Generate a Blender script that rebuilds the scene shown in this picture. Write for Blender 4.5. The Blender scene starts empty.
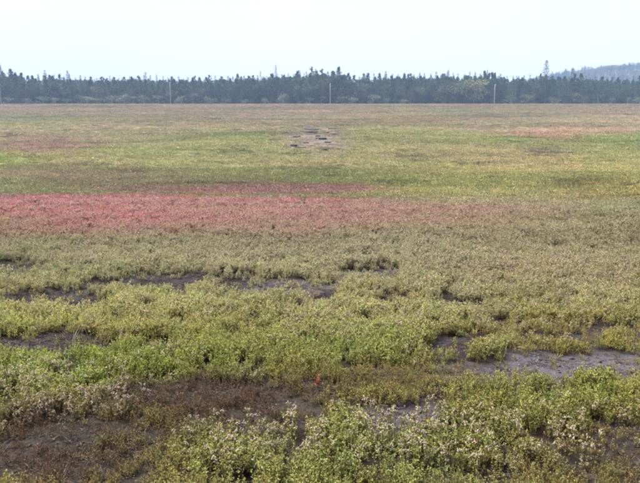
import bpy, math, random
import numpy as np
from mathutils import Vector

random.seed(7)
RNG = np.random.default_rng(7)
SC = bpy.context.scene
COL = SC.collection

# ------------------------------------------------------------------ camera
EYE = 1.65
F = 700.0                       # focal length in pixels of the 640 px wide photograph
W, H = 640.0, 483.0
HORIZON = 112.0
PITCH = math.atan((H / 2 - HORIZON) / F)
cam_d = bpy.data.cameras.new('camera')
cam = bpy.data.objects.new('camera', cam_d)
COL.objects.link(cam)
cam.location = (0, 0, EYE)
cam.rotation_euler = (math.pi / 2 - PITCH, 0, 0)
cam_d.sensor_width = 36.0
cam_d.lens = 36.0 * F / W
cam_d.clip_start = 0.05
cam_d.clip_end = 6000
SC.camera = cam

# ------------------------------------------------------------------ sky, sun, exposure
SUN_DIR = Vector((-0.62, 0.30, 1.05)).normalized()
world = bpy.data.worlds.new('World')
SC.world = world
world.use_nodes = True
wt = world.node_tree
wt.nodes.clear()
w_out = wt.nodes.new('ShaderNodeOutputWorld')
w_bg = wt.nodes.new('ShaderNodeBackground')
w_bg.inputs['Strength'].default_value = 0.1
sky = wt.nodes.new('ShaderNodeTexSky')
sky.sky_type = 'NISHITA'
sky.sun_disc = False
sky.sun_elevation = math.asin(SUN_DIR.z)
sky.sun_rotation = math.atan2(SUN_DIR.x, SUN_DIR.y)
sky.dust_density = 3.0
w_tc = wt.nodes.new('ShaderNodeTexCoord')
w_map = wt.nodes.new('ShaderNodeMapping')
w_map.inputs['Scale'].default_value = (1.0, 1.0, 3.0)
w_noise = wt.nodes.new('ShaderNodeTexNoise')
w_noise.inputs['Scale'].default_value = 2.6
w_noise.inputs['Detail'].default_value = 5.0
w_ramp = wt.nodes.new('ShaderNodeMapRange')        # how closed the cloud deck is
w_ramp.inputs['From Min'].default_value = 0.3
w_ramp.inputs['From Max'].default_value = 0.7
w_ramp.inputs['To Min'].default_value = 0.9
w_ramp.inputs['To Max'].default_value = 1.0
w_mix = wt.nodes.new('ShaderNodeMix')
w_mix.data_type = 'RGBA'
w_mix.inputs[7].default_value = (1.86, 1.93, 1.97, 1)   # white overcast deck
wt.links.new(w_tc.outputs['Generated'], w_map.inputs['Vector'])
wt.links.new(w_map.outputs[0], w_noise.inputs['Vector'])
wt.links.new(w_noise.outputs[0], w_ramp.inputs['Value'])
wt.links.new(w_ramp.outputs[0], w_mix.inputs[0])
wt.links.new(sky.outputs[0], w_mix.inputs[6])
wt.links.new(w_mix.outputs[2], w_bg.inputs['Color'])
wt.links.new(w_bg.outputs[0], w_out.inputs['Surface'])

sun_d = bpy.data.lights.new('sun', 'SUN')
sun_d.energy = 2.5
sun_d.angle = math.radians(35)
sun_d.color = (1.0, 0.96, 0.9)
sun = bpy.data.objects.new('sun', sun_d)
COL.objects.link(sun)
sun.location = (0, 0, 60)
sun.rotation_euler = (-SUN_DIR).to_track_quat('-Z', 'Y').to_euler()

SC.view_settings.view_transform = 'Standard'
SC.view_settings.look = 'None'
SC.view_settings.exposure = 2.48
SC.view_settings.gamma = 1.0
SC.view_settings.use_curve_mapping = False
SC.render.engine = 'CYCLES'
SC.cycles.max_bounces = 4
SC.cycles.diffuse_bounces = 2
SC.cycles.transmission_bounces = 4
SC.cycles.volume_bounces = 0
SC.cycles.use_denoising = True
SC.cycles.filter_width = 2.0
SC.cycles.use_adaptive_sampling = True
SC.cycles.adaptive_threshold = 0.03

# ------------------------------------------------------------------ noise and terrain
def _hash(ix, iy, seed):
    h = (ix.astype(np.int64) * 374761393 + iy.astype(np.int64) * 668265263 + seed * 974711) & 0x7fffffff
    h = ((h ^ (h >> 13)) * 1274126177) & 0x7fffffff
    return ((h ^ (h >> 16)) & 0xffff) / 65535.0

def vnoise(x, y, seed=0):
    x = np.asarray(x, float); y = np.asarray(y, float)
    ix = np.floor(x); iy = np.floor(y)
    fx = x - ix; fy = y - iy
    fx = fx * fx * (3 - 2 * fx); fy = fy * fy * (3 - 2 * fy)
    a = _hash(ix, iy, seed); b = _hash(ix + 1, iy, seed)
    c = _hash(ix, iy + 1, seed); d = _hash(ix + 1, iy + 1, seed)
    return (a * (1 - fx) + b * fx) * (1 - fy) + (c * (1 - fx) + d * fx) * fy

def fbm(x, y, seed=0, octaves=4, gain=0.5):
    s = 0.0; amp = 1.0; tot = 0.0
    for o in range(octaves):
        s = s + amp * vnoise(np.asarray(x) * 2 ** o + 17.3 * o, np.asarray(y) * 2 ** o - 9.1 * o, seed + o)
        tot += amp; amp *= gain
    return s / tot

def sstep(a, b, x):
    t = np.clip((np.asarray(x, float) - a) / (b - a), 0, 1)
    return t * t * (3 - 2 * t)

# rows of the view and how far away the field lies there
ROWS = [(483, 3.08), (430, 3.72), (380, 4.6), (340, 5.65), (300, 7.3), (270, 9.2), (245, 11.8), (225, 15.0),
        (211, 18.5), (205, 22.0), (203.5, 26.0), (199, 31.0), (188, 40.0), (170, 56.0), (150, 82.0), (130, 128.0),
        (116, 195.0), (108, 262.0), (104.3, 300.0)]
PY, PZ = [-1e4, 0.0, 2.2], [0.0, 0.0, 0.0]
for py, d in ROWS:
    PY.append(d)
    PZ.append(EYE - d * math.tan(PITCH + math.atan((py - H / 2) / F)))
z_top = PZ[-1]
PY += [318.0, 360.0, 600.0, 1000.0, 3000.0]
PZ += [z_top - 0.5, z_top - 1.0, z_top + 2.0, z_top + 6.0, z_top + 10.0]
PY = np.array(PY); PZ = np.array(PZ)
_dx = np.diff(PY); _sl = np.diff(PZ) / _dx
_m = np.zeros(len(PY)); _m[1:-1] = (_sl[:-1] * _dx[1:] + _sl[1:] * _dx[:-1]) / (_dx[:-1] + _dx[1:])

def profile(y):
    y = np.clip(y, -9000, 2900)
    i = np.clip(np.searchsorted(PY, y) - 1, 0, len(PY) - 2)
    h = _dx[i]; t = (y - PY[i]) / h
    return ((2 * t**3 - 3 * t**2 + 1) * PZ[i] + (t**3 - 2 * t**2 + t) * h * _m[i]
            + (-2 * t**3 + 3 * t**2) * PZ[i + 1] + (t**3 - t**2) * h * _m[i + 1])

def terrain(x, y):
    x = np.asarray(x, float); y = np.asarray(y, float)
    z = profile(y)
    far = sstep(25, 70, y) * sstep(300, 200, y)
    z = z + far * 1.5 * (fbm(x / 45 + 3, y / 50, 11, 3) - 0.5)
    for yc, wd, amp, sk, sd in ((47, 6, .34, .10, 1), (70, 8, .5, -.12, 2), (105, 11, .62, .08, 3), (150, 16, .7, -.06, 4), (205, 20, .6, .05, 5)):
        lat = sstep(.35, .65, fbm(x / (yc * .35) + 7 * sd, np.zeros_like(x) + sd, 60 + sd, 2))
        z = z + amp * lat * np.exp(-((y - yc - sk * x - 6 * (fbm(x / 30, x * 0 + sd, 70 + sd, 2) - .5)) / wd) ** 2)
    z = z + sstep(5, 15, y) * sstep(330, 230, y) * 0.18 * (fbm(x / 5, y / 6, 5, 2) - 0.5)
    z = z + 0.07 * (fbm(x / 0.55, y / 0.55, 21, 3) - 0.5) * sstep(60, 20, y)
    return z

def ground_at(px, py):
    """world point of the field seen at a photograph pixel"""
    a = (px - W / 2) / F; b = (py - H / 2) / F
    cp, sp = math.cos(PITCH), math.sin(PITCH)
    dx, dy, dz = a, cp - b * sp, -sp - b * cp
    t = np.exp(np.linspace(math.log(2.0), math.log(420.0), 2600))
    z = EYE + dz * t - terrain(dx * t, dy * t)
    k = np.nonzero(z < 0)[0]
    k = k[0] if len(k) else len(t) - 1
    return dx * t[k], dy * t[k], float(terrain(dx * t[k], dy * t[k]))

def patch(px0, px1, py0, py1):
    """an oval patch of ground: bearing and log-distance ranges"""
    pc = (py0 + py1) / 2
    a = ground_at(px0, pc); b = ground_at(px1, pc)
    n = ground_at((px0 + px1) / 2, py1); f = ground_at((px0 + px1) / 2, py0)
    t0, t1 = a[0] / a[1], b[0] / b[1]
    l0, l1 = math.log(n[1]), math.log(f[1])
    return (t0 + t1) / 2, abs(t1 - t0) / 2, (l0 + l1) / 2, max(abs(l1 - l0) / 2, 0.004)

def pmask(p, x, y, rough=0.45, seed=0, soft=0.22):
    y = np.maximum(y, 0.4)
    t = x / y; l = np.log(y)
    r = np.sqrt(((t - p[0]) / p[1]) ** 2 + ((l - p[2]) / p[3]) ** 2)
    s = np.maximum(p[1] * math.exp(p[2]) * 0.55, 0.12)
    r = r + rough * 2 * (fbm(x / s + seed * 3.1, y / s, 40 + seed, 3) - 0.5)
    return sstep(1 + soft, 1 - soft, r)

# ------------------------------------------------------------------ what grows where
GAIN = 1.45
def lin(r, g, b):
    f = lambda c: ((c / 255 + 0.055) / 1.055) ** 2.4 if c > 10 else c / 255 / 12.92
    return np.array([f(r), f(g), f(b)])
def leafcol(r, g, b):
    return lin(r, g, b) / GAIN

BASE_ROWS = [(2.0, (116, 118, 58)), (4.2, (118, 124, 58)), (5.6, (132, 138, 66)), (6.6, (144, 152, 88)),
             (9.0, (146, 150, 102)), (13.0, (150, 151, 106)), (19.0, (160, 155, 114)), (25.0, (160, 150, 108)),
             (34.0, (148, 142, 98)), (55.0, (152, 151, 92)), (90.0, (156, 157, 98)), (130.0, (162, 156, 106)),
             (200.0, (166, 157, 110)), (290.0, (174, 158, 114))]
# (px0, px1, py0, py1, colour, strength)
TINTS = [(px0, px1, py0, py1, leafcol(*c), s) for px0, px1, py0, py1, c, s in [
    (-40, 330, 104.5, 117, (176, 158, 116), .8), (60, 330, 119, 131, (158, 146, 106), .7),
    (-30, 95, 116, 125, (152, 154, 100), .9), (330, 480, 117, 126, (160, 138, 92), .7),
    (480, 700, 117, 124, (172, 162, 118), .7), (560, 700, 104, 112, (176, 160, 120), .6),
    (-30, 105, 137, 155, (154, 126, 104), .8), (10, 140, 154, 172, (156, 160, 96), .8),
    (120, 290, 130, 172, (154, 157, 98), .7), (340, 470, 124, 150, (160, 158, 102), .75),
    (280, 350, 126, 152, (160, 146, 120), .9), (375, 560, 143, 166, (156, 144, 100), .6),
    (518, 572, 184, 190, (84, 78, 50), 1.0), (552, 616, 179, 187, (92, 84, 58), 1.0), (616, 650, 140.5, 144.5, (126, 136, 76), .8),
    (395, 450, 168, 176, (136, 134, 76), .6), (520, 560, 150, 156, (130, 112, 84), .6), (100, 160, 170, 175, (120, 108, 72), .7),
    (505, 600, 128, 142, (180, 134, 116), .5), (590, 640, 127, 133, (172, 144, 120), .25),
    (575, 700, 140, 180, (154, 154, 88), .8), (400, 640, 160, 182, (150, 144, 88), .6),
    (340, 560, 172, 204, (164, 160, 98), .7), (560, 700, 180, 204, (148, 138, 72), .7),
    (-40, 240, 168, 192, (154, 130, 110), .6), (-30, 36, 178, 190, (156, 158, 112), .6),
    (200, 400, 166, 186, (152, 148, 94), .5),
    (140, 395, 185, 198, (160, 108, 112), .7), (360, 640, 199, 209, (168, 154, 112), .8),
    (230, 420, 198, 206, (150, 144, 104), .85),
    (-160, 340, 200, 239, (190, 118, 118), 1.0), (-160, 330, 199, 207, (188, 132, 130), .7), (230, 520, 207, 238, (186, 134, 122), .8),
    (420, 560, 207, 222, (174, 138, 120), .5), (440, 720, 214, 262, (150, 138, 88), .55),
    (430, 700, 268, 310, (142, 126, 82), .55), (260, 420, 290, 322, (150, 138, 92), .4),
    (-20, 110, 303, 334, (156, 154, 84), .7), (-60, 260, 350, 398, (124, 134, 56), .9),
    (440, 640, 308, 350, (132, 122, 56), .6), (270, 440, 335, 372, (126, 134, 62), .7),
    (100, 330, 385, 435, (84, 66, 50), .95), (-40, 150, 420, 490, (82, 62, 52), .9),
    (300, 430, 375, 400, (104, 98, 50), .8), (180, 520, 425, 490, (124, 128, 66), .9),
    (490, 660, 380, 425, (128, 130, 58), .7), (520, 680, 430, 490, (104, 96, 50), .7)]]
TINT_P = [patch(*t[:4]) for t in TINTS]

# bare ground: (px0, px1, py0, py1, greyness)
BARE = [(96, 225, 272, 289, .15), (185, 265, 275, 287, .2), (236, 345, 279, 292, .75), (-20, 118, 291, 306, .15),
        (-30, 126, 331, 352, .15), (146, 172, 339, 349, .1), (335, 412, 266, 279, .5), (436, 494, 298, 307, .1),
        (560, 690, 320, 343, .45), (420, 700, 354, 378, .95), (350, 450, 399, 428, .75), (250, 320, 398, 416, .35),
        (-30, 160, 430, 500, .25), (130, 300, 388, 428, .15), (310, 500, 474, 500, .25), (600, 680, 425, 450, .3),
        (545, 620, 440, 462, .2), (575, 660, 462, 500, .3), (380, 410, 296, 302, .1), (-20, 40, 262, 272, .1),
        (288, 342, 128, 150, .6), 
        (290, 345, 288, 300, .2), (425, 480, 336, 352, .2)]
def bare_patch(px0, px1, py0, py1):
    d = ground_at((px0 + px1) / 2, min(py1, 482))[1]      # the plants in front hide the near margin
    return patch(px0, px1, py0, py1 + (.055 * F / d if d < 15 else 0))
BARE_P = [bare_patch(*b[:4]) for b in BARE]
BARE_AMT = {8: .75, 12: .25, 13: .15, 11: .5, 20: .9, 15: .5, 16: .5, 17: .45, 14: .5}
SPARSE = [patch(*s) for s in [(560, 700, 425, 470), (470, 560, 462, 500), (90, 340, 383, 440), (-60, 190, 425, 520), (300, 460, 378, 404), (520, 700, 425, 520),
                              (470, 600, 322, 352), (330, 480, 368, 392)]]

def cover_fields(x, y):
    """bare-ground mask, greyness of that bare ground, sparseness"""
    bare = np.zeros_like(x); grey = np.zeros_like(x)
    fs = np.where(y > 30, 1.6, .15)
    fine = fbm(x / fs / 1.8, y / fs, 171, 3)
    for k, (b, p) in enumerate(zip(BARE, BARE_P)):
        m = pmask(p, x, y, 0.5, k, 0.35) * BARE_AMT.get(k, 1.0)
        m = m * (.35 + .65 * sstep(.36, .52, fine + .35 * (m - .5)))
        grey = np.where(m > bare, b[4], grey)
        bare = np.maximum(bare, m)
    sp = np.zeros_like(x)
    for k, p in enumerate(SPARSE):
        sp = np.maximum(sp, pmask(p, x, y, 0.4, 60 + k, 0.35))
    return bare, grey, sp

def tint_field(x, y):
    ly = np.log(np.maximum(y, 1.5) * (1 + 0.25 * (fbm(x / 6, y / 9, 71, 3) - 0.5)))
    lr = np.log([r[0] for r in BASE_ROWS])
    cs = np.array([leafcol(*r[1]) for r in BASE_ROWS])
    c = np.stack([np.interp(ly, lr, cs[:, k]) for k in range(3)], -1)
    # drifts of greener and browner plants, larger ones farther off
    n = 1.7 * (fbm(x / 30, y / 22, 81, 7, .72) - 0.5)
    n2 = 1.7 * (fbm(x / 24 + 40, y / 26, 91, 7, .72) - 0.5)
    c = c * (1 + np.stack([-0.36 * n + .18 * n2, 0.22 * n + .1 * n2, -0.42 * n - .15 * n2], -1))
    # thin streaks of paler and darker growth along the far slope
    st = (fbm(x / 45, y / 11, 151, 6, .7) - .5) * 2.4 * sstep(18, 45, y)
    sp = sstep(.62, .74, fbm(x / 5.0, y / 2.2, 157, 4, .6)) * sstep(20, 45, y)
    for k, (t, p) in enumerate(zip(TINTS, TINT_P)):
        m = pmask(p, x, y, 0.65, 100 + k, 0.5) * t[5]
        tc = t[4] * (1 + 0.5 * n2)[:, None]
        c = c * (1 - m[:, None]) + tc * m[:, None]
    c = c * (1 + np.stack([st * .55, st * .42, st * .6], -1)) * (1 - .42 * sp)[:, None]
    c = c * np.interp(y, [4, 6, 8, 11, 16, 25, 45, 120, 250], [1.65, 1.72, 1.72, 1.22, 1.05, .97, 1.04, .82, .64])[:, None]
    c = c * np.array([1.0, 1.0, 1.12])
    return np.clip(c, 0.01, 0.5)

# ------------------------------------------------------------------ materials
def mat_base(name):
    m = bpy.data.materials.new(name)
    m.use_nodes = True
    m.node_tree.nodes.clear()
    return m, m.node_tree.nodes, m.node_tree.links

def mat_leaf(name, transl=0.3, rough=0.55, colour=None):
    """leaf tissue: plant tint x per-leaf variation"""
    m, N, L = mat_base(name)
    out = N.new('ShaderNodeOutputMaterial')
    p = N.new('ShaderNodeBsdfPrincipled'); p.inputs['Roughness'].default_value = rough
    p.inputs['Specular IOR Level'].default_value = 0.25
    tr = N.new('ShaderNodeBsdfTranslucent')
    mx = N.new('ShaderNodeMixShader'); mx.inputs[0].default_value = transl
    var = N.new('ShaderNodeAttribute'); var.attribute_name = 'vary'
    mul = N.new('ShaderNodeMix'); mul.data_type = 'RGBA'; mul.blend_type = 'MULTIPLY'
    mul.inputs[0].default_value = 1.0
    if colour is None:
        ti = N.new('ShaderNodeAttribute'); ti.attribute_type = 'INSTANCER'; ti.attribute_name = 'tint'
        L.new(ti.outputs['Color'], mul.inputs[6])
    else:
        mul.inputs[6].default_value = (*colour, 1)
    L.new(var.outputs['Color'], mul.inputs[7])
    L.new(mul.outputs[2], p.inputs['Base Color']); L.new(mul.outputs[2], tr.inputs['Color'])
    L.new(p.outputs[0], mx.inputs[1]); L.new(tr.outputs[0], mx.inputs[2])
    L.new(mx.outputs[0], out.inputs['Surface'])
    return m

def mat_plain(name, colour, rough=0.8, vary=0.25, scale=8.0, bump=0.0):
    m, N, L = mat_base(name)
    out = N.new('ShaderNodeOutputMaterial')
    p = N.new('ShaderNodeBsdfPrincipled'); p.inputs['Roughness'].default_value = rough
    p.inputs['Specular IOR Level'].default_value = 0.2
    tc = N.new('ShaderNodeTexCoord')
    nz = N.new('ShaderNodeTexNoise'); nz.inputs['Scale'].default_value = scale; nz.inputs['Detail'].default_value = 5
    rp = N.new('ShaderNodeMapRange')
    rp.inputs['From Min'].default_value = .25; rp.inputs['From Max'].default_value = .75
    rp.inputs['To Min'].default_value = 1 - vary; rp.inputs['To Max'].default_value = 1 + vary
    mul = N.new('ShaderNodeMix'); mul.data_type = 'RGBA'; mul.blend_type = 'MULTIPLY'; mul.inputs[0].default_value = 1
    mul.inputs[6].default_value = (*colour, 1)
    L.new(tc.outputs['Object'], nz.inputs['Vector']); L.new(nz.outputs[0], rp.inputs['Value'])
    L.new(rp.outputs[0], mul.inputs[7]); L.new(mul.outputs[2], p.inputs['Base Color'])
    if bump:
        b = N.new('ShaderNodeBump'); b.inputs['Strength'].default_value = bump; b.inputs['Distance'].default_value = .1
        L.new(nz.outputs[0], b.inputs['Height']); L.new(b.outputs[0], p.inputs['Normal'])
    L.new(p.outputs[0], out.inputs['Surface'])
    return m

M_LEAF = mat_leaf('blueberry_leaf', 0.3)
M_MAT = mat_leaf('field_plant_leaf', 0.2)
M_STEM = mat_plain('reddish_stem', (0.075, 0.045, 0.03), 0.7, 0.3, 40)
M_BELL = mat_leaf('blossom_bell', 0.3, 0.6, (0.48, 0.41, 0.36))
M_CREAM = mat_leaf('faded_blossom_bell', 0.3, 0.6, (0.46, 0.41, 0.29))
M_DEAD = mat_leaf('dead_litter', 0.1, 0.8)
M_NEEDLE = mat_leaf('conifer_needles', 0.12, 0.6)
M_BROAD = mat_leaf('broadleaf', 0.3, 0.5)
M_BARK = mat_plain('bark', (0.13, 0.11, 0.095), 0.9, 0.35, 3, 0.3)
M_PALEBARK = mat_plain('pale_bark', (0.28, 0.27, 0.25), 0.9, 0.3, 3)
M_POLE = mat_plain('weathered_pole_wood', (0.22, 0.215, 0.205), 0.85, 0.15, 2)
M_GLASSY = mat_plain('insulator_porcelain', (0.35, 0.36, 0.38), 0.2, 0.1, 3)
M_ROCK = mat_plain('dark_field_rock', (0.035, 0.032, 0.030), 0.9, 0.45, 2.5, 0.6)
M_REDLEAF = mat_leaf('orange_red_leaf', 0.3, 0.5, (0.22, 0.088, 0.035))
M_GREENLEAF = mat_leaf('fresh_green_leaf', 0.35, 0.5, (0.13, 0.19, 0.045))
M_STRAW = mat_leaf('pale_grass_blade', 0.3, 0.6, (0.2, 0.18, 0.10))

def mat_pebble():
    m, N, L = mat_base('pebble_stone')
    out = N.new('ShaderNodeOutputMaterial'); p = N.new('ShaderNodeBsdfPrincipled')
    p.inputs['Roughness'].default_value = .85
    ti = N.new('ShaderNodeAttribute'); ti.attribute_type = 'INSTANCER'; ti.attribute_name = 'tint'
    L.new(ti.outputs['Color'], p.inputs['Base Color']); L.new(p.outputs[0], out.inputs['Surface'])
    return m
M_PEBBLE = mat_pebble()

def mat_ground():
    m, N, L = mat_base('field_ground')
    out = N.new('ShaderNodeOutputMaterial'); p = N.new('ShaderNodeBsdfPrincipled')
    p.inputs['Roughness'].default_value = .95; p.inputs['Specular IOR Level'].default_value = 0.1
    at = N.new('ShaderNodeAttribute'); at.attribute_name = 'earth'
    tc = N.new('ShaderNodeTexCoord')
    mul = None; prev = at.outputs['Color']
    for sc, lo, hi in ((120.0, .6, 1.4), (14.0, .72, 1.28), (0.9, .85, 1.15)):
        nz = N.new('ShaderNodeTexNoise'); nz.inputs['Scale'].default_value = sc; nz.inputs['Detail'].default_value = 4
        rp = N.new('ShaderNodeMapRange'); rp.inputs['From Min'].default_value = .3; rp.inputs['From Max'].default_value = .7
        rp.inputs['To Min'].default_value = lo; rp.inputs['To Max'].default_value = hi
        mul = N.new('ShaderNodeMix'); mul.data_type = 'RGBA'; mul.blend_type = 'MULTIPLY'; mul.inputs[0].default_value = 1
        L.new(tc.outputs['Object'], nz.inputs['Vector']); L.new(nz.outputs[0], rp.inputs['Value'])
        L.new(prev, mul.inputs[6]); L.new(rp.outputs[0], mul.inputs[7]); prev = mul.outputs[2]
    nb = N.new('ShaderNodeTexNoise'); nb.inputs['Scale'].default_value = 60; nb.inputs['Detail'].default_value = 6
    b = N.new('ShaderNodeBump'); b.inputs['Strength'].default_value = .7; b.inputs['Distance'].default_value = .02
    L.new(tc.outputs['Object'], nb.inputs['Vector']); L.new(nb.outputs[0], b.inputs['Height'])
    L.new(b.outputs[0], p.inputs['Normal'])
    L.new(prev, p.inputs['Base Color']); L.new(p.outputs[0], out.inputs['Surface'])
    return m
M_GROUND = mat_ground()

# ------------------------------------------------------------------ mesh helpers
class MB:
    """collects vertices, faces, per-face material slot and per-face variation colour"""
    def __init__(self):
        self.v = []; self.f = []; self.m = []; self.c = []
    def face(self, pts, slot=0, var=(1, 1, 1)):
        k = len(self.v); self.v += [tuple(p) for p in pts]
        self.f.append(tuple(range(k, k + len(pts)))); self.m.append(slot); self.c.append(var)
    def tube(self, pts, radii, n=4, slot=0, var=(1, 1, 1), cap=True):
        k = len(self.v)
        for i, p in enumerate(pts):
            a = pts[min(i + 1, len(pts) - 1)] - pts[max(i - 1, 0)]
            a = a.normalized() if a.length > 1e-9 else Vector((0, 0, 1))
            u = a.orthogonal().normalized(); w = a.cross(u)
            for j in range(n):
                an = 2 * math.pi * j / n
                self.v.append(tuple(p + (u * math.cos(an) + w * math.sin(an)) * radii[i]))
        for i in range(len(pts) - 1):
            for j in range(n):
                self.f.append((k + i * n + j, k + i * n + (j + 1) % n, k + (i + 1) * n + (j + 1) % n, k + (i + 1) * n + j))
                self.m.append(slot); self.c.append(var)
        if cap:
            self.f.append(tuple(k + (len(pts) - 1) * n + j for j in range(n))); self.m.append(slot); self.c.append(var)
    def box(self, c, s, slot=0):
        x, y, z = c; a, b, d = s[0] / 2, s[1] / 2, s[2] / 2
        k = len(self.v)
        self.v += [(x + i * a, y + j * b, z + l * d) for i in (-1, 1) for j in (-1, 1) for l in (-1, 1)]
        for f in ((0, 1, 3, 2), (4, 6, 7, 5), (0, 4, 5, 1), (2, 3, 7, 6), (0, 2, 6, 4), (1, 5, 7, 3)):
            self.f.append(tuple(k + i for i in f)); self.m.append(slot); self.c.append((1, 1, 1))
    def add(self, o):
        k = len(self.v); self.v += o.v; self.f += [tuple(i + k for i in f) for f in o.f]; self.m += o.m; self.c += o.c
    def mesh(self, name, mats, smooth=False):
        me = bpy.data.meshes.new(name)
        me.from_pydata(self.v, [], self.f)
        for m in mats: me.materials.append(m)
        me.polygons.foreach_set('material_index', self.m)
        at = me.attributes.new('vary', 'FLOAT_COLOR', 'FACE')
        c = np.ones((len(self.f), 4)); c[:, :3] = np.array(self.c).reshape(-1, 3)
        at.data.foreach_set('color', c.ravel())
        if smooth: me.polygons.foreach_set('use_smooth', np.ones(len(self.f), bool))
        me.update()
        return me

def new_obj(name, data, parent=None, label=None, cat=None, group=None, kind=None, loc=None, rz=0.0):
    o = bpy.data.objects.new(name, data)
    COL.objects.link(o)
    if parent is not None: o.parent = parent
    if label: o['label'] = label
    if cat: o['category'] = cat
    if group: o['group'] = group
    if kind: o['kind'] = kind
    if loc is not None: o.location = loc
    o.rotation_euler.z = rz
    return o

def scatter(name, pts, rot, scl, idx, tint, meshes, label, cat, kind='stuff'):
    """one stuff object: points carrying instances of a few plant meshes"""
    src = bpy.data.collections.new(name + '_sources')
    for i, me in enumerate(meshes):
        src.objects.link(bpy.data.objects.new('%s_source_%02d' % (name, i), me))
    me = bpy.data.meshes.new(name)
    n = len(pts)
    me.vertices.add(n)
    me.vertices.foreach_set('co', np.asarray(pts, np.float32).ravel())
    a = me.attributes.new('rot', 'FLOAT_VECTOR', 'POINT'); a.data.foreach_set('vector', np.asarray(rot, np.float32).ravel())
    a = me.attributes.new('scl', 'FLOAT_VECTOR', 'POINT'); a.data.foreach_set('vector', np.asarray(scl, np.float32).ravel())
    a = me.attributes.new('pick', 'INT', 'POINT'); a.data.foreach_set('value', np.asarray(idx, np.int32).ravel())
    a = me.attributes.new('tint', 'FLOAT_COLOR', 'POINT')
    t4 = np.ones((n, 4), np.float32); t4[:, :3] = tint; a.data.foreach_set('color', t4.ravel())
    o = new_obj(name, me, label=label, cat=cat, kind=kind)
    g = bpy.data.node_groups.new(name, 'GeometryNodeTree')
    g.interface.new_socket('Geometry', in_out='INPUT', socket_type='NodeSocketGeometry')
    g.interface.new_socket('Geometry', in_out='OUTPUT', socket_type='NodeSocketGeometry')
    gi = g.nodes.new('NodeGroupInput'); go = g.nodes.new('NodeGroupOutput')
    ci = g.nodes.new('GeometryNodeCollectionInfo'); ci.inputs['Collection'].default_value = src
    ci.inputs['Separate Children'].default_value = True; ci.inputs['Reset Children'].default_value = True
    ip = g.nodes.new('GeometryNodeInstanceOnPoints'); ip.inputs['Pick Instance'].default_value = True
    def named(nm, ty):
        q = g.nodes.new('GeometryNodeInputNamedAttribute'); q.data_type = ty; q.inputs['Name'].default_value = nm
        return q.outputs['Attribute']
    g.links.new(gi.outputs[0], ip.inputs['Points']); g.links.new(ci.outputs[0], ip.inputs['Instance'])
    g.links.new(named('pick', 'INT'), ip.inputs['Instance Index'])
    e2r = g.nodes.new('FunctionNodeEulerToRotation')
    g.links.new(named('rot', 'FLOAT_VECTOR'), e2r.inputs[0]); g.links.new(e2r.outputs[0], ip.inputs['Rotation'])
    g.links.new(named('scl', 'FLOAT_VECTOR'), ip.inputs['Scale'])
    g.links.new(ip.outputs[0], go.inputs[0])
    md = o.modifiers.new('scatter', 'NODES'); md.node_group = g
    return o

# ------------------------------------------------------------------ ground
def build_ground():
    fine = np.radians(np.linspace(-40, 40, 560))
    rest = np.radians(np.linspace(40, 320, 90))[1:-1]
    ang = np.concatenate([fine, rest])
    rad = np.concatenate([[0.6, 1.2, 1.8], np.exp(np.linspace(math.log(2.3), math.log(420), 560)),
                          np.exp(np.linspace(math.log(440), math.log(2600), 30))])
    A, R = np.meshgrid(ang, rad)
    X = (np.sin(A) * R).ravel(); Y = (np.cos(A) * R).ravel()
    Z = terrain(X, Y)
    bare, grey, sp = cover_fields(X, Y)
    Z = Z - 0.025 * bare * sstep(60, 20, Y)
    tint = tint_field(X, Y)
    litter = np.array([0.024, 0.019, 0.013]) * (0.7 + 0.6 * fbm(X / .4, Y / .4, 33, 3))[:, None]
    far = sstep(9, 28, np.hypot(X, Y))[:, None]
    veg = litter * (1 - far) + tint * 0.6 * far
    dark = np.array([0.0125, 0.0100, 0.0120]); pale = np.array([0.064, 0.056, 0.066])
    g = np.clip(grey + 0.7 * (fbm(X / .35, Y / .25, 55, 3) - .5), 0, 1)[:, None]
    soil = dark * (1 - g) + pale * g
    soil = np.where((Y > 30)[:, None], np.array([.105, .09, .075]), soil)
    b = np.clip(np.maximum(bare, 0.35 * sp), 0, 1)[:, None]
    col = veg * (1 - b) + soil * b
    nr, na = len(rad), len(ang)
    i = np.arange(nr - 1)[:, None] * na; j = np.arange(na)[None, :]; j2 = (j + 1) % na
    quads = np.stack([i + j, i + j2, i + na + j2, i + na + j], -1).reshape(-1, 4)[:, ::-1]
    me = bpy.data.meshes.new('ground')
    nv = nr * na
    me.vertices.add(nv + 1)
    co = np.zeros((nv + 1, 3), np.float32); co[:nv] = np.stack([X, Y, Z], -1); co[nv] = (0, 0, float(terrain(0., 0.)))
    me.vertices.foreach_set('co', co.ravel())
    tris = np.stack([np.full(na, nv), (np.arange(na) + 1) % na, np.arange(na)], -1)
    loops = np.concatenate([quads.ravel(), tris.ravel()]).astype(np.int32)
    me.loops.add(len(loops)); me.loops.foreach_set('vertex_index', loops)
    nq = len(quads)
    starts = np.concatenate([np.arange(nq) * 4, nq * 4 + np.arange(na) * 3]).astype(np.int32)
    me.polygons.add(nq + na); me.polygons.foreach_set('loop_start', starts)
    me.polygons.foreach_set('use_smooth', np.ones(nq + na, bool))
    a = me.attributes.new('earth', 'FLOAT_COLOR', 'POINT')
    c4 = np.ones((nv + 1, 4), np.float32); c4[:nv, :3] = col; c4[nv, :3] = litter[0]
    a.data.foreach_set('color', c4.ravel())
    me.materials.append(M_GROUND)
    me.update(); me.validate()
    return new_obj('ground', me, label='open rolling barren with dark bare soil between low plants', kind='structure')
build_ground()

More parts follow.
